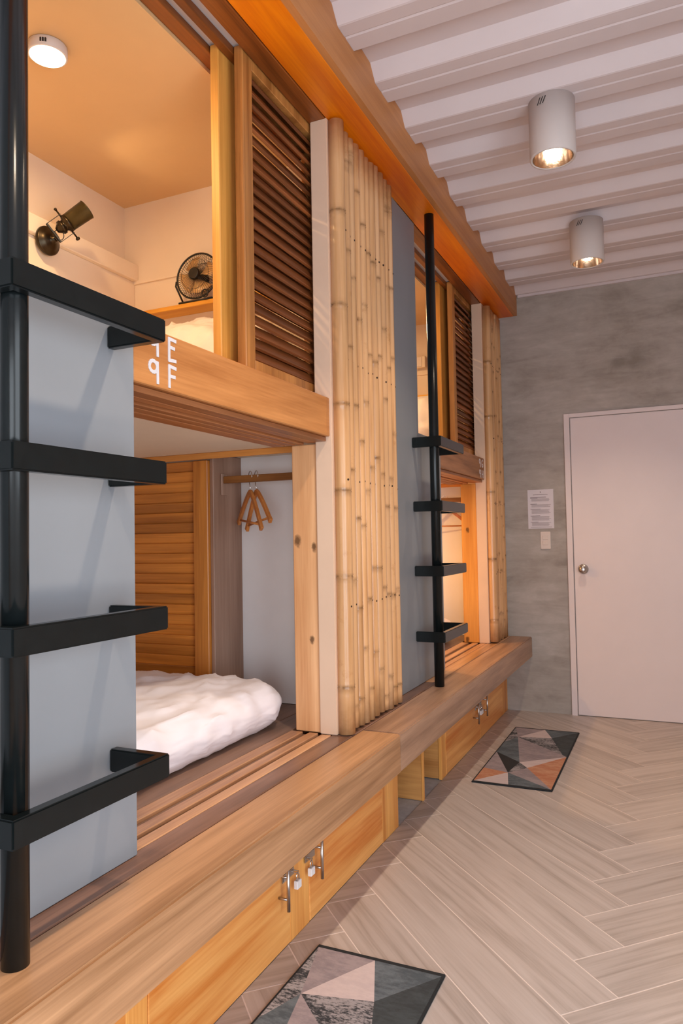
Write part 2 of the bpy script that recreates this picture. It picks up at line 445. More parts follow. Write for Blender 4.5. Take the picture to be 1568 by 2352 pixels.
# floor: screed bed, grout and one object per tile in a herringbone
floor = struct(MB().box(-2.4, ROOM_X1 + .1, ROOM_Y0 - .1, ROOM_Y1 + .1, -0.12, -0.002).build('floor', 'screed'))
floor['label'] = 'herringbone floor of pale wood-look tiles'
bx('grout', 'grout', -1.12, ROOM_X1, ROOM_Y0, ROOM_Y1, -0.0019, 0.0017, floor)
TW, TL = 0.188, 1.156
GAP = 0.0042
R2 = math.sqrt(0.5)
ua = Vector((R2, -R2)); ub = Vector((R2, R2)); O0 = Vector((-1.123, 0.146))
def clip(poly, n, d):
    out = []
    for i in range(len(poly)):
        p, q = poly[i], poly[(i + 1) % len(poly)]
        a, b = p.dot(n) - d, q.dot(n) - d
        if a <= 0: out.append(p)
        if (a < 0 < b) or (b < 0 < a): out.append(p + (q - p) * (a / (a - b)))
    return out
def add_tile(u0, u1, v0, v1, ang):
    g = GAP / 2
    c = [Vector((u0 + g, v0 + g)), Vector((u1 - g, v0 + g)), Vector((u1 - g, v1 - g)), Vector((u0 + g, v1 - g))]
    pw = [O0 + ua * p.x + ub * p.y for p in c]
    full = len(pw)
    for n, d in ((Vector((-1, 0)), 1.1199), (Vector((1, 0)), ROOM_X1 - .002), (Vector((0, -1)), -ROOM_Y0 - .002), (Vector((0, 1)), ROOM_Y1 - .002)):
        pw = clip(pw, n, d)
        if len(pw) < 3: return
    ctr = O0 + ua * (u0 + u1) / 2 + ub * (v0 + v1) / 2
    area = 0.5 * abs(sum(pw[i].x * pw[(i+1) % len(pw)].y - pw[(i+1) % len(pw)].x * pw[i].y for i in range(len(pw))))
    if area < 2e-4: return
    ca, sa = math.cos(-ang), math.sin(-ang)
    loc = [((p.x - ctr.x) * ca - (p.y - ctr.y) * sa, (p.x - ctr.x) * sa + (p.y - ctr.y) * ca) for p in pw]
    n = len(loc)
    vs = [(x, y, 0.0002) for x, y in loc] + [(x, y, 0.0022) for x, y in loc]
    fs = [tuple(range(n))[::-1], tuple(range(n, 2 * n))] + [(i, (i + 1) % n, n + (i + 1) % n, n + i) for i in range(n)]
    me = bpy.data.meshes.new('tile'); me.from_pydata(vs, [], fs); me.materials.append(M['tile'])
    bm = bmesh.new(); bm.from_mesh(me); bmesh.ops.recalc_face_normals(bm, faces=bm.faces); bm.to_mesh(me); bm.free()
    o = bpy.data.objects.new('tile', me); COL.objects.link(o)
    o.parent = floor; o.location = Vector((ctr.x, ctr.y, 0)) - WO[floor.name]; o.rotation_euler = (0, 0, ang)
for j in range(-3, 5):
    for k in range(-30, 45):
        d = j * TL
        add_tile(d - k * TW, d + TL - k * TW, d + k * TW, d + k * TW + TW, -math.pi / 4)
        add_tile(d + TL - k * TW, d + TL - k * TW + TW, d + k * TW, d + k * TW + TL, -math.pi / 4 if False else math.pi / 4)

# corrugated ceiling
pr_ = ceil_profile(ROOM_Y0, ROOM_Y1)
ceil = MB()
n = len(pr_)
vs = [(-1.0, y, z) for y, z in pr_] + [(ROOM_X1, y, z) for y, z in pr_] + [(-1.0, y, z + .02) for y, z in pr_] + [(ROOM_X1, y, z + .02) for y, z in pr_]
fs = []
for i in range(n - 1):
    fs += [(i, i + 1, n + i + 1, n + i), (2*n + i, 3*n + i, 3*n + i + 1, 2*n + i + 1)]
ceil.raw(vs, fs)
struct(ceil.build('ceiling', 'ceil'), 'white painted corrugated metal ceiling')
bx_top = bx('ceiling_slab', 'white', -2.4, ROOM_X1 + .1, ROOM_Y0 - .1, ROOM_Y1 + .1, 3.07, 3.12); struct(bx_top)
# walls
wall_back = struct(bx('wall_back', 'concrete', -2.4, ROOM_X1 + .1, ROOM_Y1, ROOM_Y1 + .12, -0.02, 3.07), 'skim coated concrete end wall')
wr = MB()
X1 = ROOM_X1
wr.box(X1, X1 + .1, ROOM_Y0, WIN[0], 0, 3.07).box(X1, X1 + .1, WIN[1], ROOM_Y1, 0, 3.07)
wr.box(X1, X1 + .1, WIN[0], WIN[1], 0, WIN[2]).box(X1, X1 + .1, WIN[0], WIN[1], WIN[3], 3.07)
struct(wr.build('wall_right', 'white'))
wq = MB(); Y0 = ROOM_Y0
wq.box(-2.4, WIN2[0], Y0 - .1, Y0, 0, 3.07).box(WIN2[1], X1 + .1, Y0 - .1, Y0, 0, 3.07)
wq.box(WIN2[0], WIN2[1], Y0 - .1, Y0, 0, WIN2[2]).box(WIN2[0], WIN2[1], Y0 - .1, Y0, WIN2[3], 3.07)
struct(wq.build('wall_rear', 'white'))
wf = MB()
for y in (WIN[0], (WIN[0] + WIN[1]) / 2, WIN[1]):
    wf.box(X1 + .03, X1 + .07, y - .03, y + .03, WIN[2], WIN[3])
for z in (WIN[2], WIN[3]):
    wf.box(X1 + .03, X1 + .07, WIN[0], WIN[1], z - .03, z + .03)
struct(wf.build('window_1', 'white'))
wf = MB()
for x in (WIN2[0], (WIN2[0] + WIN2[1]) / 2, WIN2[1]):
    wf.box(x - .03, x + .03, Y0 - .07, Y0 - .03, WIN2[2], WIN2[3])
for z in (WIN2[2], WIN2[3]):
    wf.box(WIN2[0], WIN2[1], Y0 - .07, Y0 - .03, z - .03, z + .03)
struct(wf.build('window_2', 'white'))
struct(bx('wall_left', 'bunkwall', XB - .06, XB, ROOM_Y0, ROOM_Y1, 0, 3.07))
struct(bx('trim_1', 'ceil', -0.97, X1, ROOM_Y1 - .018, ROOM_Y1 - .0005, 2.972, 2.989), 'white trim strip where ceiling meets the end wall')

# door in the end wall
door = thing('door_1', 'white flush door with round steel knob in white frame', 'door', (-0.23, ROOM_Y1, 0), kind='structure')
YD = ROOM_Y1
bx('door_panel', 'door', -0.632, 0.165, YD - .012, YD - .001, 0.006, 2.066, door, .002)
fr = MB()
fr.box(-0.675, -0.637, YD - .020, YD - .001, 0, 2.098).box(0.170, 0.208, YD - .020, YD - .001, 0, 2.098).box(-0.637, 0.170, YD - .020, YD - .001, 2.070, 2.098)
fr.build('door_frame', 'door', door, .002)
kn = MB().lathe((-0.572, YD - .012, 1.011), (0, -1, 0), [(0, .033), (.004, .034), (.007, .030), (.009, .013), (.028, .012), (.034, .020), (.042, .026), (.052, .027), (.060, .022), (.064, .012), (.065, .004)], 24)
kn.build('door_knob', 'steel', door)

# ------------------------------------------------------------------ bench
bench = thing('bench', 'long low timber bench in front of the bunks', 'bench', (-1.03, 1.8, .388))
b1 = bx('front_beam', 'beam', -1.088, -0.935, ROOM_Y0, 2.541, .388, .530, bench, .005, 2)
b1['label'] = 'warm brown near front beam'
b2 = bx('front_beam', 'beam_grey', -1.088, -0.937, 2.544, ROOM_Y1 - .001, .388, .530, bench, .005, 2)
b2['label'] = 'greyer far front beam'
bx('plank', 'plank_dark', -1.165, -1.0905, ROOM_Y0, 2.44, .40, .5295, bench, .003)
bx('plank', 'plank_dark', -1.165, -1.0905, 2.442, 3.50, .40, .5295, bench, .003)
bx('plank', 'beam', -1.165, -1.0905, 3.502, ROOM_Y1 - .001, .40, .5295, bench, .003)
bx('underside', 'pinex', -1.30, -1.11, ROOM_Y0, ROOM_Y1 - .001, .389, .3995, bench)

# ------------------------------------------------------------------ cabinets under the bench
XC = -1.12
def padlock(y, z, label):
    t = thing('padlock', label, 'padlock', (XC + .022, y, z - .022))
    MB().obox((XC + .022, y, z - .011), (.007, 0, 0), (0, .0135, 0), (0, 0, .0125)).build('lock_body', 'lockwhite', t, .0015, 2)
    pts = [(XC + .022, y - .008, z)] + [(XC + .022, y - .008 * math.cos(a), z + .014 + .008 * math.sin(a)) for a in [i * math.pi / 8 for i in range(9)]] + [(XC + .022, y + .008, z)]
    MB().tube(pts, .0022, 8).build('shackle', 'chrome', t)
    return t
def cab_door(cab, y0, y1, hy, hinge):
    d = bx('door', 'pine', XC - .018, XC, y0 + .002, y1 - .002, .0024, .386, cab, .002)
    hb = MB().tube([(XC + .034, hy, .134), (XC + .034, hy, .268)], .0055, 12)
    for z in (.168, .234): hb.tube([(XC, hy, z), (XC + .034, hy, z)], .0042, 10)
    hb.build('handle', 'steel', d)['label'] = 'steel bar handle'
    return d
def hasp(cab, ya, yb, z):
    h = MB()
    h.obox((XC + .0015, ya, z + .012), (.0012, 0, 0), (0, .014, 0), (0, 0, .016))
    h.obox((XC + .004, (ya + yb) / 2, z + .010), (.0012, 0, 0), (0, abs(yb - ya) / 2 + .010, 0), (0, 0, .011))
    h.tube([(XC, yb - .006, z + .012), (XC + .024, yb - .006, z + .012), (XC + .024, yb + .006, z + .012), (XC, yb + .006, z + .012)], .002, 6)
    h.build('hasp', 'steel', cab, .0006)
cab = thing('storage_cabinet', 'low pine locker cabinet under the bench beside the open niche', 'cabinet', (-1.4, 1.2, 0))
bx('side_panel', 'pinex', -1.62, XC - .019, 2.975, 2.998, .004, .386, cab)
bx('back_panel', 'pinex', -1.64, -1.62, ROOM_Y0 + .01, 2.998, .004, .386, cab)
for a, b_ in ((1.277, 1.349), (2.022, 2.152), (2.812, 2.999), (-.20, -.07), (-1.69, -1.62)):
    bx('stile', 'pinez', XC - .018, XC - .001, a, b_, .0005, .387, cab, .0015)
cab_door(cab, 1.349, 2.022, 1.950, 0)
cab_door(cab, 2.152, 2.812, 2.180, 1)
cab_door(cab, -.07, 1.277, -.0, 0)
cab_door(cab, -1.62, -.20, -.28, 0)
hasp(cab, 1.985, 2.03, .205); hasp(cab, 2.175, 2.125, .205)
cab2 = thing('storage_cabinet', 'low pine locker cabinet under the bench against the concrete end wall', 'cabinet', (-1.4, 4.45, 0))
bx('side_panel', 'pinex', -1.62, XC - .019, 3.655, 3.680, .004, .386, cab2)
bx('back_panel', 'pinex', -1.64, -1.62, 3.655, 5.285, .004, .386, cab2)
for a, b_ in ((3.650, 3.727), (5.121, 5.286)):
    bx('stile', 'pinez', XC - .018, XC - .001, a, b_, .0005, .387, cab2, .0015)
cab_door(cab2, 3.727, 4.466, 4.305, 0)
cab_door(cab2, 4.466, 5.121, 4.52, 1)
hasp(cab2, 4.36, 4.40, .205); hasp(cab2, 4.48, 4.435, .205)
padlock(2.032, .190, 'small white padlock hanging beside the handle of the wider near locker door')
padlock(2.126, .190, 'small white padlock nearest the open niche, hanging below a dark hasp')
padlock(4.402, .190, 'small padlock on the wider locker door of the cabinet by the end wall')
padlock(4.432, .190, 'small padlock on the locker door that reaches the concrete end wall')
sp = thing('support_panel', 'upright pine support panel in the open niche under the bench', 'panel', (-1.3, 3.33, 0))
bx('board', 'pinex', -1.62, XC - .004, 3.330, 3.348, .0005, .388, sp, .001)
bx('edge_strip', 'pinez', XC - .0035, XC + .004, 3.328, 3.350, .0005, .388, sp, .001)
struct(bx('wall_niche', 'pinex', -1.66, -1.645, 2.999, 3.654, -.001, .40))

# ------------------------------------------------------------------ header beam with ceiling-profile cut
hd = thing('header_beam', 'orange varnished header beam cut to fit the corrugated ceiling', 'beam', (-1.06, 1.8, 2.845))
prof = [(y, z - .0015) for y, z in ceil_profile(ROOM_Y0 + .01, ROOM_Y1 - .002)]
fb = MB(); n = len(prof)
vs = []
for x in (-1.005, -0.98):
    vs += [(x, y, 2.846) for y, z in prof] + [(x, y, z) for y, z in prof]
fs = []
for i in range(n - 1):
    fs += [(i, i + 1, n + i + 1, n + i), (2*n + i, 3*n + i, 3*n + i + 1, 2*n + i + 1), (n + i, n + i + 1, 3*n + i + 1, 3*n + i), (i, 2*n + i, 2*n + i + 1, i + 1)]
fs += [(0, n, 3*n, 2*n), (n - 1, 3*n - 1, 4*n - 1, 2*n - 1)]
fb.raw(vs, fs).build('fascia', 'fascia', hd)
bx('soffit', 'soffit', -1.147, -1.0055, ROOM_Y0 + .01, ROOM_Y1 - .002, 2.845, 2.88, hd, .002)
struct(bx('wall_header', 'white', -1.36, -1.12, ROOM_Y0, ROOM_Y1, 2.884, 3.07))

# ------------------------------------------------------------------ parts of a bay
def louvre_door(x0, x1, y0, y1, z0, z1, label, group, matslat='slat', sw_=.058, ms='stile'):
    t = thing('louvred_door', label, 'sliding door', ((x0 + x1) / 2, (y0 + y1) / 2, z0), group)
    bx('stile', ms, x0, x1, y0, y0 + sw_, z0, z1, t, .003)
    bx('stile', 'stile', x0, x1, y1 - .058, y1, z0, z1, t, .003)
    bx('door_rail', 'stile', x0 + .001, x1 - .001, y0 + sw_, y1 - .058, z0, z0 + .165, t, .002)
    bx('door_rail', 'stile', x0 + .001, x1 - .001, y0 + sw_, y1 - .058, z1 - .055, z1, t, .002)
    za, zb = z0 + .165, z1 - .055
    ns = 24
    pitch = (zb - za) / ns
    th = math.radians(33)
    cx = (x0 + x1) / 2
    yc = (y0 + sw_ + y1 - .058) / 2; hl = (y1 - .058 - y0 - sw_) / 2 - .0005
    me = None
    for i in range(ns):
        zc = za + pitch * (i + .5)
        tilt = th + random.uniform(-.09, .05)
        m = MB()
        # outer edge low, inner edge high
        m.obox((cx, yc, zc), (math.cos(tilt) * .0055, 0, math.sin(tilt) * .0055), (0, hl, 0), (-math.sin(tilt) * .0225, 0, math.cos(tilt) * .0225))
        m.build('slat', matslat, t, .0015)
    return t

def louvre_panel(x0, x1, y, z0, z1, label):
    t = thing('louvred_panel', label, 'panel', ((x0 + x1) / 2, y, z0), 'louvred panels beside the lower closets')
    bx('stile', 'panelstile', x1 - .075, x1, y - .012, y + .030, z0, z1, t, .003)
    bx('stile', 'panelstile', x0, x0 + .07, y - .004, y + .022, z0, z1, t, .003)
    ns = 24; pitch = (z1 - z0) / ns
    for i in range(ns):
        zc = z0 + pitch * (i + .5); tilt = math.radians(14) + random.uniform(-.06, .06)
        m = MB()
        m.obox(((x0 + x1) / 2 - .002, y + .012, zc), ((x1 - x0) / 2 - .073, 0, 0), (0, math.cos(tilt) * .0045, math.sin(tilt) * .0045), (0, math.sin(tilt) * .0235, -math.cos(tilt) * .0235))
        m.build('slat', 'panelslat', t, .0015)
    return t

STK = [0]
def stroke(mb, pts, wdt, x, th=.0012):
    pts = [Vector((0, p[0], p[1])) for p in pts]
    for a, b in zip(pts, pts[1:]):
        d = (b - a); L = d.length
        if L < 1e-6: continue
        d.normalize(); nrm = Vector((0, -d.z, d.y))
        c = (a + b) / 2; STK[0] += 1; th = .0010 + .00009 * (STK[0] % 9)
        mb.obox((x, c.y, c.z), d * (L / 2 + wdt * .35), nrm * wdt / 2, (th / 2, 0, 0))
def glyph(ch, y, z, w_, h):
    """y: left, z: bottom"""
    P = lambda u, v: (y + u * w_, z + v * h)
    if ch == '9':
        lo = [P(.45 + .45 * math.cos(a), .72 + .26 * math.sin(a)) for a in [i * math.pi / 7 for i in range(15)]]
        return [lo, [P(.92, .95), P(.95, 0)]]
    if ch == 'E': return [[P(0, 1), P(0, 0)], [P(0, 1), P(1, .97)], [P(0, .62), P(.8, .60)], [P(0, 0), P(1, .03)]]
    if ch == 'F': return [[P(0, 1), P(0, 0)], [P(0, 1), P(1, .95)], [P(0, .52), P(.85, .52)]]
    if ch == 'G': return [[P(.9, .85), P(.6, 1), P(.15, .8), P(0, .45), P(.15, .12), P(.6, 0), P(.95, .15), P(.95, .42), P(.55, .42)]]
    if ch == 'H': return [[P(0, 1), P(0, 0)], [P(.95, 1), P(.95, 0)], [P(0, .52), P(.95, .52)]]

def culm(parent, y, x, r, z0, z1, nodes, nails):
    prof = []; st = []
    zs = sorted(set([z0, z1] + [z0 + (z1 - z0) * i / 14 for i in range(15)]))
    nodes = sorted(q for q in nodes if z0 + .03 < q < z1 - .03)
    for q in nodes: zs = [a for a in zs if abs(a - q) > .035]
    lv = [(a, 1.0, 0.0) for a in zs]
    for q in nodes:
        lv += [(q - .028, .985, .08), (q - .010, .99, .40), (q - .004, 1.05, .75), (q, .985, .95), (q + .005, 1.045, .55), (q + .012, 1.0, .12), (q + .028, .985, .0)]
    lv.sort()
    nn = 16; vs = []; fs = []; stain = []
    ph = random.uniform(0, 6.28); bend = random.uniform(.001, .004)
    for a, k, s_ in lv:
        rr = r * k * (1.03 - .06 * (a - z0) / (z1 - z0))
        oy = bend * math.sin((a - z0) * 2.1 + ph)
        if a < z0 + .001 or a > z1 - .001: s_ = .35
        elif a > z1 - .16: s_ = max(s_, .75 * random.random() ** .5)
        for i in range(nn):
            t = 2 * math.pi * i / nn
            vs.append((x + rr * math.cos(t), y + oy + rr * math.sin(t), a)); stain.append(s_)
    L = len(lv)
    for k in range(L - 1):
        for i in range(nn):
            j = (i + 1) % nn
            fs.append((k * nn + i, k * nn + j, (k + 1) * nn + j, (k + 1) * nn + i))
    fs += [tuple(range(nn))[::-1], tuple((L - 1) * nn + i for i in range(nn))]
    org = Vector((x, y, z0))
    me = bpy.data.meshes.new('culm'); me.from_pydata([Vector(v) - org for v in vs], [], fs)
    me.materials.append(M['bamboo'])
    at = me.attributes.new('stain', 'FLOAT', 'POINT')
    at.data.foreach_set('value', stain)
    for p in me.polygons[:-2]: p.use_smooth = True
    o = bpy.data.objects.new('culm', me); COL.objects.link(o); WO[o.name] = org
    o.parent = parent; o.location = org - WO[parent.name]
    for zn in nails:
        a = math.radians(random.uniform(-20, 35))
        yy = y + r * .98 * math.sin(a); xx = x + r * .98 * math.cos(a)
        MB().lathe((xx - .002, yy, zn + random.uniform(-.006, .006)), (math.cos(a), math.sin(a), 0), [(0, .0045), (.0032, .0036)], 8).build('nail', 'nail', o)
    return o

def pillar(y0, y1, label, nculm, first_r=.031):
    t = thing('bamboo_pillar', label, 'pillar', (-1.16, (y0 + y1) / 2, .53))
    bx('core', 'beige', -1.212, -1.142, y0, y1, .5305, 2.8445, t, .003, 2)
    y = y0 + first_r + .002
    r = first_r
    rest = (y1 - y0 - 2 * first_r - .004) / (nculm - 1)
    for i in range(nculm):
        if i > 0:
            r = rest / 2 * random.uniform(.93, 1.03)
            y = y0 + 2 * first_r + .004 + rest * (i - .5)
        nodes = []
        q = .53 + random.uniform(.05, .32)
        while q < 2.8:
            nodes.append(q); q += random.uniform(.30, .52)
        culm(t, y, -1.142 + r * .88 if i else -1.142 + r * .8, r, .532 + random.uniform(0, .012), 2.836 - random.uniform(0, .02), nodes, (1.0, 1.47, 1.92, 2.42))
    return t

def rounded_slab(name, mat, lo, hi, p=.2, folds=0.012, fscale=4.0, sub=36, seed=0, parent=None, stretch=(1, 1, 1), rot=None, flat_bottom=True, crown=0.0):
    bm = bmesh.new(); bmesh.ops.create_cube(bm, size=2.0)
    bmesh.ops.subdivide_edges(bm, edges=bm.edges, cuts=sub, use_grid_fill=True)
    c = (Vector(lo) + Vector(hi)) / 2; h = (Vector(hi) - Vector(lo)) / 2
    rc = min(p, h.x * .95, h.y * .95); re = min(h.z * 1.0, .12)
    for v in bm.verts:
        q = v.co.copy()
        w_ = Vector((q.x * h.x, q.y * h.y, q.z * h.z))
        inn = Vector((max(-h.x + rc, min(h.x - rc, w_.x)), max(-h.y + rc, min(h.y - rc, w_.y)), 0))
        vec = Vector((w_.x - inn.x, w_.y - inn.y, 0))
        if vec.length > 1e-6:
            vec *= max(abs(vec.x), abs(vec.y)) / vec.length
        ins = re * (1 - math.sqrt(max(0.0, 1 - min(1.0, abs(q.z)) ** 2)))
        w_ = Vector(((inn.x + vec.x) * (1 - ins / h.x), (inn.y + vec.y) * (1 - ins / h.y), w_.z))
        if q.z > .99: w_.z += crown * (1 - max(abs(q.x), abs(q.y)) ** 4)
        s = Vector((w_.x * stretch[0], w_.y * stretch[1], w_.z * stretch[2])) * fscale + Vector((seed * 3.7, seed, 0))
        d = noise.fractal(s, 0.9, 2.1, 4) * folds
        wv = noise.noise(s * .6 + Vector((9, 2, 5)))
        d += folds * .8 * (1 - abs(math.sin((s.x * 1.3 + s.y * .8) * 1.5 + wv * 4))) ** 3
        nrm = Vector((q.x / max(h.x, .1), q.y / max(h.y, .1), q.z / max(h.z, .05))).normalized()
        amp = 1.0 if q.z > -.5 else .3
        v.co = w_ + nrm * d * amp
    if rot is not None:
        R = Euler(rot).to_matrix()
        for v in bm.verts: v.co = R @ v.co
    if flat_bottom:
        for v in bm.verts: v.co.z = max(v.co.z, -h.z)
    bmesh.ops.recalc_face_normals(bm, faces=bm.faces)
    me = bpy.data.meshes.new(name); bm.to_mesh(me); bm.free()
    for f in me.polygons: f.use_smooth = True
    me.materials.append(M[mat])
    o = bpy.data.objects.new(name, me); COL.objects.link(o); o.location = c; WO[o.name] = c
    return o

def fan(cx, cy, zb, label, group):
    """small black desk fan facing -y, feet on zb"""
    t = thing('desk_fan', label, 'fan', (cx, cy, zb), group)
    R = .102; c = Vector((cx, cy - .02, zb + .118))
    ax = Vector((0.05, -1, .10)).normalized()
    u = Vector((1, 0, 0)); u = (u - ax * u.dot(ax)).normalized(); v = u.cross(ax).normalized()
    if v.z < 0: v = -v
    def ring(r, d, n=40): return [c + ax * d + (u * math.cos(2*math.pi*i/n) + v * math.sin(2*math.pi*i/n)) * r for i in range(n)]
    MB().tube(ring(R, 0, 48), .0042, 8, True).build('guard_rim', 'blackplastic', t)
    for sgn, nm in ((1, 'front_guard'), (-1, 'rear_guard')):
        g = MB()
        dep = .026 if sgn > 0 else -.034
        N = 56
        for i in range(N):
            a = 2 * math.pi * i / N
            tw = .30
            pts = []
            for k in range(6):
                f = k / 5
                rr = .022 + (R - .022) * f
                aa = a + tw * (1 - f)
                dd = dep * (1 - f ** 3)
                pts.append(c + ax * dd + (u * math.cos(aa) + v * math.sin(aa)) * rr)
            g.tube(pts, .0008, 4)
        g.tube(ring(.068, dep * .78, 36), .0009, 4, True)
        g.build(nm, 'blackplastic', t)['kind'] = 'stuff'
    MB().lathe(c + ax * .020, ax, [(0, .026), (.010, .026), (.013, .022)], 24).build('badge', 'blackplastic', t)
    MB().lathe(c - ax * .055, ax, [(0, .018), (.006, .031), (.036, .033), (.048, .020), (.070, .010)], 20).build('motor', 'blackplastic', t)
    for k in range(4):
        a0 = k * math.pi / 2 + .4
        vs = []; nn = 5
        for i in range(nn):
            f = i / (nn - 1); rr = .016 + .066 * f
            for j in range(4):
                g_ = j / 3 - .5
                aa = a0 + g_ * (.9 + .35 * f)
                vs.append(c + ax * (g_ * -.026) + (u * math.cos(aa) + v * math.sin(aa)) * rr)
        fs = [(i*4 + j, i*4 + j + 1, (i+1)*4 + j + 1, (i+1)*4 + j) for i in range(nn - 1) for j in range(3)]
        m = MB(); m.raw(vs, fs, True)
        bo = m.build('blade', 'amber', t)
        md = bo.modifiers.new('thick', 'SOLIDIFY'); md.thickness = .0012
    # U-shaped stand: arms from the rim's sides to two runners
    st = MB()
    for s_ in (-1, 1):
        top = c + u * s_ * (R + .004) - v * .012
        foot = Vector((cx + s_ * .086, cy + .004, zb + .0045))
        st.tube([top, top + Vector((s_ * .004, 0, -.02)), foot], .0042, 8)
        st.tube([foot + Vector((0, -.040, 0)), foot, foot + Vector((0, .034, 0))], .0042, 8)
    st.tube([Vector((cx - .086, cy - .036, zb + .0045)), Vector((cx + .086, cy - .036, zb + .0045))], .0046, 8)
    st.build('stand', 'blackplastic', t)
    # coiled cable on the stand
    cp = []
    for i in range(40):
        a = i / 40 * 2 * math.pi * 2.3
        cp.append((cx + .062 + .016 * math.cos(a), cy - .052 - .004 * i / 40, zb + .022 + .017 * math.sin(a)))
    MB().tube(cp, .0024, 6).build('cable', 'blackplastic', t)
    return t

def led_lamp(x, y, z, label, power, color=None):
    t = thing('ceiling_lamp', label, 'ceiling lamp', (x, y, z - .035))
    MB().lathe((x, y, z - .033), (0, 0, 1), [(0, .056), (.002, .060), (.030, .060), (.0328, .058)], 40).build('housing', 'lampwhite', t)
    MB().lathe((x, y, z - .0355), (0, 0, 1), [(0, .048), (.001, .053), (.0022, .054)], 40).build('diffuser', 'led', t)
    sl = MB()
    for k in range(3): sl.obox((x + .0602 * math.cos(-1.1 + k * .12), y + .0602 * math.sin(-1.1 + k * .12), z - .018), (.002, 0, 0), (0, .002, 0), (0, 0, .006))
    sl.build('vent_slot', 'slot', t)
    l = bpy.data.lights.new('ceiling_lamp_light', 'AREA'); l.shape = 'DISK'; l.size = .10; l.energy = power; l.color = color or WARM
    o = bpy.data.objects.new('ceiling_lamp_light', l); COL.objects.link(o); o.location = (x, y, z - .0385)
    return t
WARM = (1.0, 0.66, 0.33)

def hanger(cx, cy, zrod, ang, tilt, label, half=.15):
    t = thing('coat_hanger', label, 'hanger', (cx, cy, zrod - .235), 'wooden hangers on the closet rods')
    d = Vector((math.cos(ang), math.sin(ang), 0)); nrm = Vector((-d.y, d.x, 0))
    up = Vector((0, 0, 1))
    dd = (d * math.cos(tilt) + up * math.sin(tilt)); uu = (up * math.cos(tilt) - d * math.sin(tilt))
    top = Vector((cx, cy, zrod))
    neck = top - up * .062
    hk = []
    for i in range(14):
        a = math.pi * (1.15 - i / 13 * 1.35)
        hk.append(top - up * .004 + nrm * 0 + d * .021 * math.cos(a) + up * (.021 * math.sin(a) + 0))
    hk = hk + [neck + d * .008 + up * .018, neck]
    MB().tube(hk, .0018, 8).build('hook', 'chrome', t)
    for s_ in (-1, 1):
        pts = []; 
        for k in range(9):
            f = k / 8
            pts.append(neck + dd * s_ * half * f - uu * (.010 + .150 * f ** 1.25))
        m = MB(); vs = []
        for k, p in enumerate(pts):
            q = pts[min(k + 1, 8)] - pts[max(k - 1, 0)]; q.normalize()
            sd = q.cross(nrm).normalized()
            f = k / 8
            a_ = .0115 + .003 * (1 if k == 8 else 0) - .002 * f; b_ = .0060 + .001 * f
            for e1, e2 in ((-1, -1), (1, -1), (1, 1), (-1, 1)):
                vs.append(p + sd * e1 * a_ + nrm * e2 * b_)
        fs = [(k*4 + i, k*4 + (i+1) % 4, (k+1)*4 + (i+1) % 4, (k+1)*4 + i) for k in range(8) for i in range(4)]
        fs += [(0, 1, 2, 3), (32, 35, 34, 33)]
        m.raw(vs, fs, False)
        m.build('arm', 'hanger', t, .002)
    e1 = neck + dd * half * .88 - uu * .142; e2 = neck - dd * half * .88 - uu * .142
    MB().tube([e1, e2], .005, 8).build('trouser_bar', 'hanger', t)
    return t

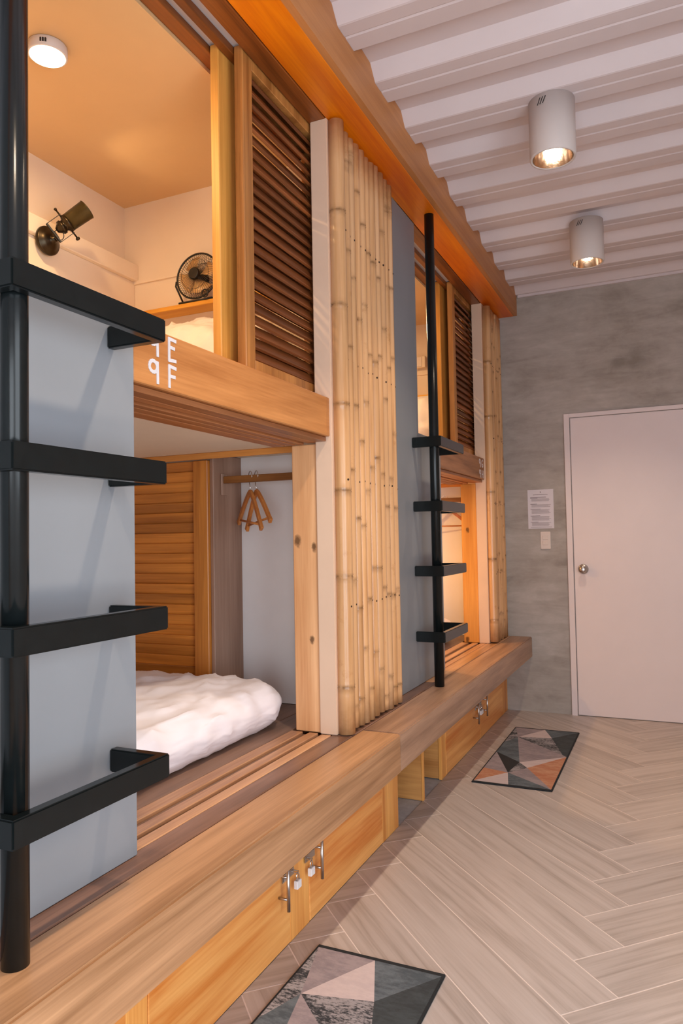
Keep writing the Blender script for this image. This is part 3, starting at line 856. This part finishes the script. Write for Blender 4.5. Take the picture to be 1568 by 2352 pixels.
def bay(i, YP, GE_LOW, GE_UP, YN, YF, YLV, YRB, lit_low, names):
    """YP pillar face, GE grey-panel edges, YN near inner wall, YF upper far wall, YLV louvre plane, YRB recess back wall"""
    which = names['which']
    # inner structure
    struct(bx('wall_bunk_upper_end', 'bunkwall', XB, -1.345, YF, YRB + .05, 1.661, 2.84))
    struct(bx('wall_bunk_near_end', 'bunkwall', XB, -1.36, YN - .05, YN, .53, 2.84))
    struct(bx('wall_closet_back', 'closetwhite', -1.81, -1.2125, YRB, YRB + .05, .53, 1.6295))
    struct(bx('wall_closet_side', 'bunkwall', XB, -1.812, YLV + .032, YRB, .53, 1.6295))
    struct(bx('ceiling_bunk_upper', 'bunkceil', XB, -1.376, YN, YF, 2.83, 2.86))
    cl = struct(bx('ceiling_bunk_lower', 'bunkwall', XB, -1.20, YN, YRB, 1.63, 1.66))
    # coping on the back wall and bead on the end wall
    lw = MB().box(XB, -2.25, YN, YF, 1.661, 2.466); lw.box(XB, -2.228, YN, YF, 2.466, 2.542)
    struct(lw.build('wall_bunk_ledge', 'bunkwall', None, .003), 'thickened back wall with coping')
    struct(bx('trim_bunk', 'bunkwall', -2.25, -1.345, YF - .010, YF, 2.452, 2.468))
    # grey ladder panel, wide below the rail and narrow above
    t = MB().prism([(YN - .62 if i else -.55, .5305), (GE_LOW, .5305), (GE_LOW, 1.776), (GE_UP, 1.776), (GE_UP, 2.8445), (YN - .62 if i else -.55, 2.8445)] if not i else
                   [(names['py1'], .5305), (GE_LOW, .5305), (GE_LOW, 1.776), (GE_UP, 1.776), (GE_UP, 2.8445), (names['py1'], 2.8445)], 'X', -1.180, -1.147)
    tag(t.build('grey_partition', 'greypaint', None, .002), names['panel'], 'partition')
    # upper rail
    r = thing('bunk_rail', names['rail'], 'rail', (-1.165, (GE_LOW + YP) / 2, 1.61))
    bx('front_board', names['railmat'], -1.180, -1.150, GE_LOW + .0015, YP - .0005, 1.632, 1.777, r, .003)
    bx('cap_strip', names['railmat'], -1.215, -1.1815, GE_LOW + .0015, YP - .0005, 1.661, 1.776, r, .002)
    for a, b_ in ((-1.212, -1.166), (-1.250, -1.214), (-1.292, -1.266), (-1.340, -1.302), (-1.402, -1.346)):
        bx('track_strip', 'railstrip', a, b_, GE_LOW + .0015, YP - .0005 if b_ > -1.2 else YP + .012, 1.611 if a < -1.26 else 1.615, 1.6315 if b_ > -1.2 else 1.6295, r, .002)
    for ch, y, z, w_, h in names['text']:
        mb = MB()
        for st in glyph(ch, y, z, w_, h): stroke(mb, st, names['sw'], -1.1494)
        g = mb.build('painted_character', 'lettering', r); g['label'] = 'hand painted white ' + ('digit ' if ch == '9' else 'letter ') + ch
    # overhead door track
    tr = thing('overhead_track', names['track'], 'door track', (-1.26, (GE_UP + YP) / 2, 2.80))
    for a, b_ in ((-1.375, -1.326), (-1.288, -1.259), (-1.219, -1.1495)):
        bx('track_strip', 'track', a, b_, GE_UP - .3 if not i else GE_UP - .2, YF - .002, 2.842, 2.870, tr, .002)
    struct(bx('ceiling_track_backing', 'white', -1.376, -1.15, names['py1'] if i else -.5, YRB, 2.872, 2.882))
    # doors
    y0 = names['dy']
    louvre_door(-1.323, -1.290, y0 - .050, YF - .03, 1.675, 2.866, names['door_in'], 'louvred doors of the upper bunks', sw_=.17 if i else .11, ms='stile_lamplit')
    louvre_door(-1.256, -1.222, y0 - .012, YF + .01, 1.675, 2.866, names['door_out'], 'louvred doors of the upper bunks')
    # lower post, closet board, louvred panel, trim, rod
    tag(bx('door_post', names['post'], -1.320, -1.2125, YP + .012, YP + .055, .5305, 1.6105, None, .003), names['postl'], 'post')
    tag(bx('closet_board', 'greyplank', -1.8105, -1.792, YLV + .005, YRB - .001, .5305, 1.6285, None, .002), names['boardl'], 'board')
    louvre_panel(XB + .004, -1.8115, YLV, .5305, 1.60, names['lvl'])
    tag(bx('closet_trim', 'trimx', XB + .004, -1.345, YLV - .026, YLV - .013, 1.603, 1.6295, None, .002), names['triml'], 'trim')
    rd = thing('hanging_rod', names['rodl'], 'rod', (-1.5, YLV + .08, 1.45))
    yr = YLV + .080
    bx('rod', 'rod', -1.784, -1.2135, yr - .011, yr + .011, 1.502, 1.533, rd, .002)
    bx('bracket', 'greyplank', -1.7915, -1.7845, yr - .020, yr + .024, 1.450, 1.545, rd, .002)
    # lower sill tracks and deck
    sill = thing('door_sill', names['sill'], 'door track', (-1.25, (GE_LOW + YP) / 2, .50))
    for k, (a, b_) in enumerate(((-1.206, -1.1665), (-1.224, -1.2065), (-1.262, -1.2245), (-1.288, -1.2625), (-1.338, -1.2885))):
        bx('track_strip', 'deck' if k % 2 else 'strip', a, b_, YN, YP + (.0 if a > -1.21 else .01), .490, .530 - (.009 if k % 2 else 0), sill, .0025)
    bx('track_base', 'deck', -1.338, -1.166, YN, YP + .01, .470, .4895, sill)
    dk = thing('bunk_deck', names['deck'], 'deck', (-1.8, (YN + YP) / 2, .49))
    xs = [-1.340, -1.452, -1.60, -1.75, -1.90, -2.05, -2.20, XB + .001]
    for a, b_ in zip(xs[1:], xs): bx('deck_board', 'deck', a + .0015, b_, YN, YRB - .001, .49, .5285, dk, .002)
    # beds
    tag(rounded_slab('duvet', 'linen', (XB + .03, YN + .03, .529), (-1.385, YLV - .034, .700), .16, .013, 9.0, 64, seed=i + 1, crown=.03), names['duvl'], 'duvet')
    tag(rounded_slab('duvet', 'linen', (-2.20, YN + .04, 1.6615), (-1.40, YF - .10, 1.885), .16, .020, 8.0, 44, seed=i + 4, crown=.02), names['duvu'], 'duvet')
    # shelf and fan
    sh = MB()
    sh.box(-2.249, -1.346, YF - .095, YF - .0005, 2.267, 2.286)
    tag(sh.build('shelf', 'shelf', None, .002), names['shelf'], 'shelf')
    fan(names['fanx'], YF - .055, 2.2865, names['fan'], 'desk fans on the bunk shelves')

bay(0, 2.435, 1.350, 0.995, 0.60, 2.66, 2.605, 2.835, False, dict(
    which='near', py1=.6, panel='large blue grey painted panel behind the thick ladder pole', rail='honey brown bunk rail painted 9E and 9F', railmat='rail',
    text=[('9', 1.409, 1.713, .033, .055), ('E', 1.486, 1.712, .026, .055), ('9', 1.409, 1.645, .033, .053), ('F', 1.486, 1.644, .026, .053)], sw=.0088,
    track='dark wooden door track above the bunk marked 9E', dy=1.985,
    door_in='inner louvred sliding door of the bunk marked 9E, with golden lit edge', door_out='outer louvred sliding door of the bunk marked 9E, beside the beige pillar',
    post='post', postl='knotty pale wooden post beside the closet with two hangers', boardl='greyish brown board with rod bracket beside the two hangers',
    lvl='louvred wooden panel behind the near lower bunk duvet', triml='thin wooden trim above the near louvred panel', rodl='wooden closet rod holding two hangers',
    sill='grooved wooden sliding door sill at the near lower bunk', deck='brown board deck under the near lower duvet',
    duvl='rumpled white duvet on the near lower bunk', duvu='white duvet on the upper bunk marked 9E',
    shelf='golden wooden shelf under the fan in the bunk marked 9E', fanx=-1.845, fan='small black wire desk fan on the shelf of the bunk marked 9E'))
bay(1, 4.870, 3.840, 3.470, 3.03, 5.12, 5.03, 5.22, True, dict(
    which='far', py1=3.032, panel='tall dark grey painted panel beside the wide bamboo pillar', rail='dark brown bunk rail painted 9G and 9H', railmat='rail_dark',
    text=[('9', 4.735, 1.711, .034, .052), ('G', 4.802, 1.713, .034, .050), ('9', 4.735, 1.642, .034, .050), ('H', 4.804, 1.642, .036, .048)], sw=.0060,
    track='dark wooden door track above the bunk marked 9G', dy=4.44,
    door_in='inner louvred sliding door of the bunk marked 9G, with golden lit edge', door_out='outer louvred sliding door of the bunk marked 9G',
    post='post_gold', postl='golden knotty wooden post behind the far ladder', boardl='greyish brown closet board in the far lower bunk',
    lvl='louvred wooden panel in the far lower bunk', triml='thin wooden trim at the top of the far lower bunk', rodl='wooden closet rod in the far lower bunk',
    sill='grooved wooden sliding door sill at the far lower bunk', deck='brown board deck of the far lower bunk',
    duvl='white duvet on the far lower bunk', duvu='white duvet on the upper bunk marked 9G',
    shelf='golden wooden shelf in the bunk marked 9G', fanx=-1.47, fan='small black desk fan on the shelf of the bunk marked 9G'))

pillar(2.435, 3.028, 'wide beige pillar clad with eleven bamboo poles between the two bunk bays', 11)
pillar(4.870, 5.280, 'beige pillar clad with bamboo poles against the concrete end wall', 8, .030)
struct(bx('wall_end_filler', 'bunkwall', XB, -1.213, 5.275, ROOM_Y1, .53, 2.84))

# pillows
tag(rounded_slab('pillow', 'pillow', (-2.10, 2.29, 1.992), (-1.44, 2.65, 2.10), .12, .020, 9.0, 40, seed=11, rot=(math.radians(34), 0, 0), flat_bottom=False, crown=.04), 'plump white pillow below the fan shelf of the bunk marked 9E', 'pillow')
tag(rounded_slab('pillow', 'pillow', (-1.98, 4.69, 2.035), (-1.42, 5.07, 2.155), .12, .012, 6.0, 22, seed=15, rot=(math.radians(52), 0, 0), flat_bottom=False, crown=.04), 'cream pillow standing in the bunk marked 9G', 'pillow')

# ------------------------------------------------------------------ ladders
def ladder(y0, y1, label):
    t = thing('ladder', label, 'ladder', (-1.048, y0 + .05, .53), 'black steel wall ladders')
    yc = y0 + .024 + .0235
    MB().lathe((-1.0485, yc, .5305), (0, 0, 1), [(0, .0235), (2.3135, .0235)], 40).build('pole', 'black', t)
    for zt in (.796, 1.112, 1.426, 1.739):
        z0 = zt - .050; z1 = zt
        th = .024
        a = [(-1.1465, y0), (-1.0, y0), (-1.0, y1), (-1.1465, y1), (-1.1465, y1 - th), (-1.0 - th, y1 - th), (-1.0 - th, y0 + th), (-1.1465, y0 + th)]
        n = 8
        vs = [(x, y, z0) for x, y in a] + [(x, y, z1) for x, y in a]
        fs = [(i, (i+1) % n, n + (i+1) % n, n + i) for i in range(n)]
        quads = [(0, 1, 6, 7), (1, 2, 5, 6), (2, 3, 4, 5)]
        fs += [q[::-1] for q in quads] + [tuple(n + i for i in q) for q in quads]
        MB().raw(vs, fs).build('rung', 'black', t, .003, 2)
ladder(.873, 1.283, 'black steel ladder with stirrup rungs on the blue grey panel beside the rail marked 9E')
ladder(3.362, 3.783, 'black steel ladder with stirrup rungs between the wide bamboo pillar and the rail marked 9G')

# ------------------------------------------------------------------ bunk lamps
led_lamp(-1.757, 1.672, 2.83, 'round white lit lamp on the tan ceiling of the bunk marked 9E', 10)
led_lamp(-1.757, 4.20, 2.83, 'round white lit lamp on the ceiling of the bunk marked 9G', 8)
led_lamp(-1.80, 4.25, 1.63, 'round white lit lamp under the upper deck of the far lower bunk', 11, (1.0, .54, .18))

# wall sconce
sc = thing('wall_lamp', 'dark bronze swivel wall lamp with cylindrical shade in the bunk marked 9E', 'wall lamp', (-2.228, 2.113, 2.40))
bc = Vector((-2.2275, 2.113, 2.455))
MB().lathe(bc, (1, 0, 0), [(0, .057), (.010, .057), (.014, .053), (.018, .043), (.022, .040), (.026, .032), (.034, .020), (.037, .012), (.050, .010)], 32).build('base_plate', 'bronze', sc)
a = Vector((.56, .50, .66)).normalized(); c_ = Vector((.31, .69, -.654)); c_ = (c_ - a * c_.dot(a)).normalized(); e_ = a.cross(c_)
piv = Vector((-2.120, 2.110, 2.502))
yb = piv - a * .062
m = MB().tube([bc + Vector((.045, 0, 0)), bc + Vector((.058, -.002, .002)), yb], .0075, 10)
m.build('knuckle', 'bronze', sc)
m = MB().obox(yb, c_ * .040, e_ * .009, a * .003)
for s_ in (-1, 1):
    m.obox(yb + c_ * s_ * .040 + a * .032, c_ * .0012, e_ * .006, a * .034)
m.build('yoke', 'bronze', sc)
m = MB().tube([piv - c_ * .062, piv + c_ * .062], .0035, 8)
m.lathe(piv + c_ * .058, c_, [(0, .004), (.004, .009), (.010, .009), (.013, .004)], 12).lathe(piv - c_ * .058, -c_, [(0, .004), (.003, .006), (.008, .006), (.010, .003)], 12)
m.build('thumbscrew', 'bronze', sc)
MB().lathe(piv - a * .046, a, [(0, .010), (.010, .018), (.016, .020), (.017, .026), (.028, .027), (.030, .022), (.038, .023), (.044, .034), (.052, .036), (.056, .030)], 28).build('socket', 'bronze', sc)
MB().lathe(piv + a * .008, a, [(0, .018), (.001, .034), (.090, .037), (.092, .0385), (.0905, .035), (.010, .031)], 32, caps=False).build('shade', 'brass', sc)
sl_ = bpy.data.lights.new('wall_lamp_light', 'SPOT'); sl_.energy = 14; sl_.color = (1.0, .72, .42); sl_.spot_size = math.radians(70); sl_.spot_blend = .8; sl_.shadow_soft_size = .015
so_ = bpy.data.objects.new('wall_lamp_light', sl_); COL.objects.link(so_); so_.location = piv + a * .05; so_.rotation_euler = a.to_track_quat('-Z', 'Y').to_euler()
MB().lathe(piv + a * .016, a, [(0, .006), (.012, .012), (.030, .016), (.044, .010), (.047, .002)], 16).build('bulb', 'bulb', sc)
rg = [yb + c_ * .016 + a * .012 + (a * math.cos(2*math.pi*i/24) + c_ * math.sin(2*math.pi*i/24)) * .019 + e_ * .010 for i in range(24)]
MB().tube(rg, .0016, 6, True).build('cord_loop', 'blackplastic', sc)

# outlet box on the far bunk's end wall
tb = thing('outlet_box', 'small cream outlet box on the end wall of the bunk marked 9G', 'outlet', (-1.655, 5.115, 2.50))
bx('box_body', 'bunkwall', -1.70, -1.615, 5.075, 5.1095, 2.500, 2.585, tb, .003)
bx('face_plate', 'plastic', -1.694, -1.640, 5.070, 5.0748, 2.506, 2.579, tb, .002)

# ------------------------------------------------------------------ hangers
hanger(-1.652, 2.685, 1.533, math.radians(141), math.radians(6), 'wooden coat hanger on the near rod, hung further from the pale post')
hanger(-1.622, 2.685, 1.533, math.radians(141), math.radians(-6), 'wooden coat hanger on the near rod, hung closer to the pale post')
hanger(-1.50, 5.11, 1.533, math.radians(20), 0, 'wooden coat hanger in the far lower bunk behind the ladder', .19)

# ------------------------------------------------------------------ ceiling downlights
def downlight(x, y, label, power=34):
    zc, zb = 2.9885, 2.757
    t = thing('ceiling_downlight', label, 'downlight', (x, y, zb), 'cylindrical ceiling downlights')
    MB().lathe((x, y, zb), (0, 0, 1), [(.004, .079), (0, .082), (.001, .0875), (.006, .090), (zc - zb, .090), (zc - zb, .060), (zc - zb - .004, .05), (.150, .050)], 56, caps=False).build('housing', 'lampwhite', t)
    MB().lathe((x, y, zb + .003), (0, 0, 1), [(0, .0785), (.03, .074), (.06, .064), (.085, .050), (.10, .034), (.102, .001)], 48, caps=False).build('reflector', 'reflector', t)
    MB().lathe((x, y, zb + .030), (0, 0, 1), [(0, .004), (.003, .020), (.010, .030), (.022, .033), (.04, .028), (.06, .016), (.07, .014)], 28).build('bulb', 'bulb', t)
    for k in range(3):
        an = math.radians(-114 + k * 7)
        r_ = .0902
        tl = .35
        tg = Vector((-math.sin(an), math.cos(an), 0))
        MB().obox((x + r_ * math.cos(an), y + r_ * math.sin(an), zc - .030), Vector((math.cos(an), math.sin(an), 0)) * .0006, tg * .0018, tg * .006 + Vector((0, 0, .013))).build('vent_slot', 'slot', t)
    l = bpy.data.lights.new('downlight_light', 'SPOT'); l.energy = power; l.color = (1.0, .78, .57); l.spot_size = math.radians(104); l.spot_blend = .6; l.shadow_soft_size = .035
    o = bpy.data.objects.new('downlight_light', l); COL.objects.link(o); o.location = (x, y, zb + .012)
    return t
downlight(-.39, 2.965, 'white cylindrical ceiling downlight above the niche between the door mats')
downlight(-.385, 4.205, 'white cylindrical ceiling downlight closest to the concrete end wall')
downlight(-.39, 1.725, 'white cylindrical ceiling downlight above the mat with the padlocked lockers', 62)
downlight(-.39, .485, 'white cylindrical ceiling downlight above the near end of the bench', 44)

# ------------------------------------------------------------------ notice and switch
nt = thing('paper_notice', 'white printed notice sheet taped to the concrete wall', 'notice', (-.85, ROOM_Y1, 1.298))
Yn = ROOM_Y1
MB().box(-.940, -.761, Yn - .0016, Yn - .0004, 1.298, 1.576).build('sheet', 'paper', nt)
tx = MB(); td = MB()
random.seed(3)
def line(mb, z, x0, x1, h=.0022): mb.box(x0, x1, Yn - .0022, Yn - .0017, z - h / 2, z + h / 2)
td.box(-.853, -.847, Yn - .0022, Yn - .0017, 1.553, 1.562)
line(td, 1.539, -.902, -.800, .0028); line(td, 1.521, -.922, -.812, .0036)
for blk in ((1.510, 1.490), (1.468, 1.452), (1.432, 1.404), (1.384, 1.356), (1.340, 1.316)):
    z = blk[0]
    line(td, z + .005, -.922, -.922 + random.uniform(.045, .07), .003)
    while z > blk[1]:
        line(tx, z, -.914, -.780 - random.uniform(0, .02), .0030); z -= .0052
line(tx, 1.308, -.922, -.776, .003)
tx.build('body_text', 'ink', nt)['kind'] = 'stuff'
td.build('heading_text', 'inkdark', nt)['kind'] = 'stuff'
sw = thing('light_switch', 'white double rocker light switch on the concrete wall', 'switch', (-.822, ROOM_Y1, 1.152))
bx('switch_plate', 'plastic', -.857, -.788, Yn - .009, Yn - .0004, 1.152, 1.276, sw, .003, 2)
for z in (1.186, 1.222):
    bx('rocker', 'plastic', -.842, -.803, Yn - .0125, Yn - .0092, z - .004, z + .026, sw, .002)

# ------------------------------------------------------------------ door mats
UV = dict(TL=(0.02, .985), TR=(.98, .985), BR=(.98, .015), BL=(.02, .015), a=(.157, .789), b=(.417, .35), c=(.02, .484), d=(.477, .985), e=(.648, .829), f=(.918, .537), g=(.98, .512), h=(.56, .275), i=(.36, .177), j=(.46, .015), k=(.02, .21), m=(.02, .67))
POLY = [('TL a m', 'mat_blotch'), ('m a b c', 'mat_slate'), ('TL d a', 'mat_mauve'), ('a d e', 'mat_pink'), ('d TR e', 'mat_slate'), ('e TR g f', 'mat_dark'), ('a e f', 'mat_blotch'),
        ('a f g b', 'mat_mauve'), ('b g h', 'mat_pink'), ('h g BR', 'mat_rust'), ('i h BR', 'mat_mauve'), ('i BR j', 'mat_slate'), ('i j BL', 'mat_pink'),
        ('k i BL', 'mat_rust'), ('c i k', 'mat_mauve'), ('c b i', 'mat_black'), ('b h i', 'mat_blotch')]
MM = ['mat_blotch', 'mat_mauve', 'mat_pink', 'mat_slate', 'mat_dark', 'mat_rust', 'mat_black']
def door_mat(x0, x1, y0, y1, label):
    t = thing('door_mat', label, 'mat', ((x0 + x1) / 2, (y0 + y1) / 2, .0023), 'geometric patterned mats on the tile floor')
    bx('binding', 'mat_edge', x0, x1, y0, y1, .0024, .0085, t, .0025, 2)
    m = MB()
    for p, mt in POLY:
        q = [UV[s_] for s_ in p.split()]
        vs = [(x0 + u * (x1 - x0), y0 + v * (y1 - y0), .0089) for u, v in q]
        m.raw(vs, [tuple(range(len(vs)))], mi=MM.index(mt))
    m.build('printed_pattern', MM, t)
door_mat(-.973, -.573, 3.665, 4.805, 'geometric grey, pink and rust door mat closest to the white door')
door_mat(-1.030, -.627, .90, 2.036, 'geometric grey and pink door mat beside the locker door with the padlocks')
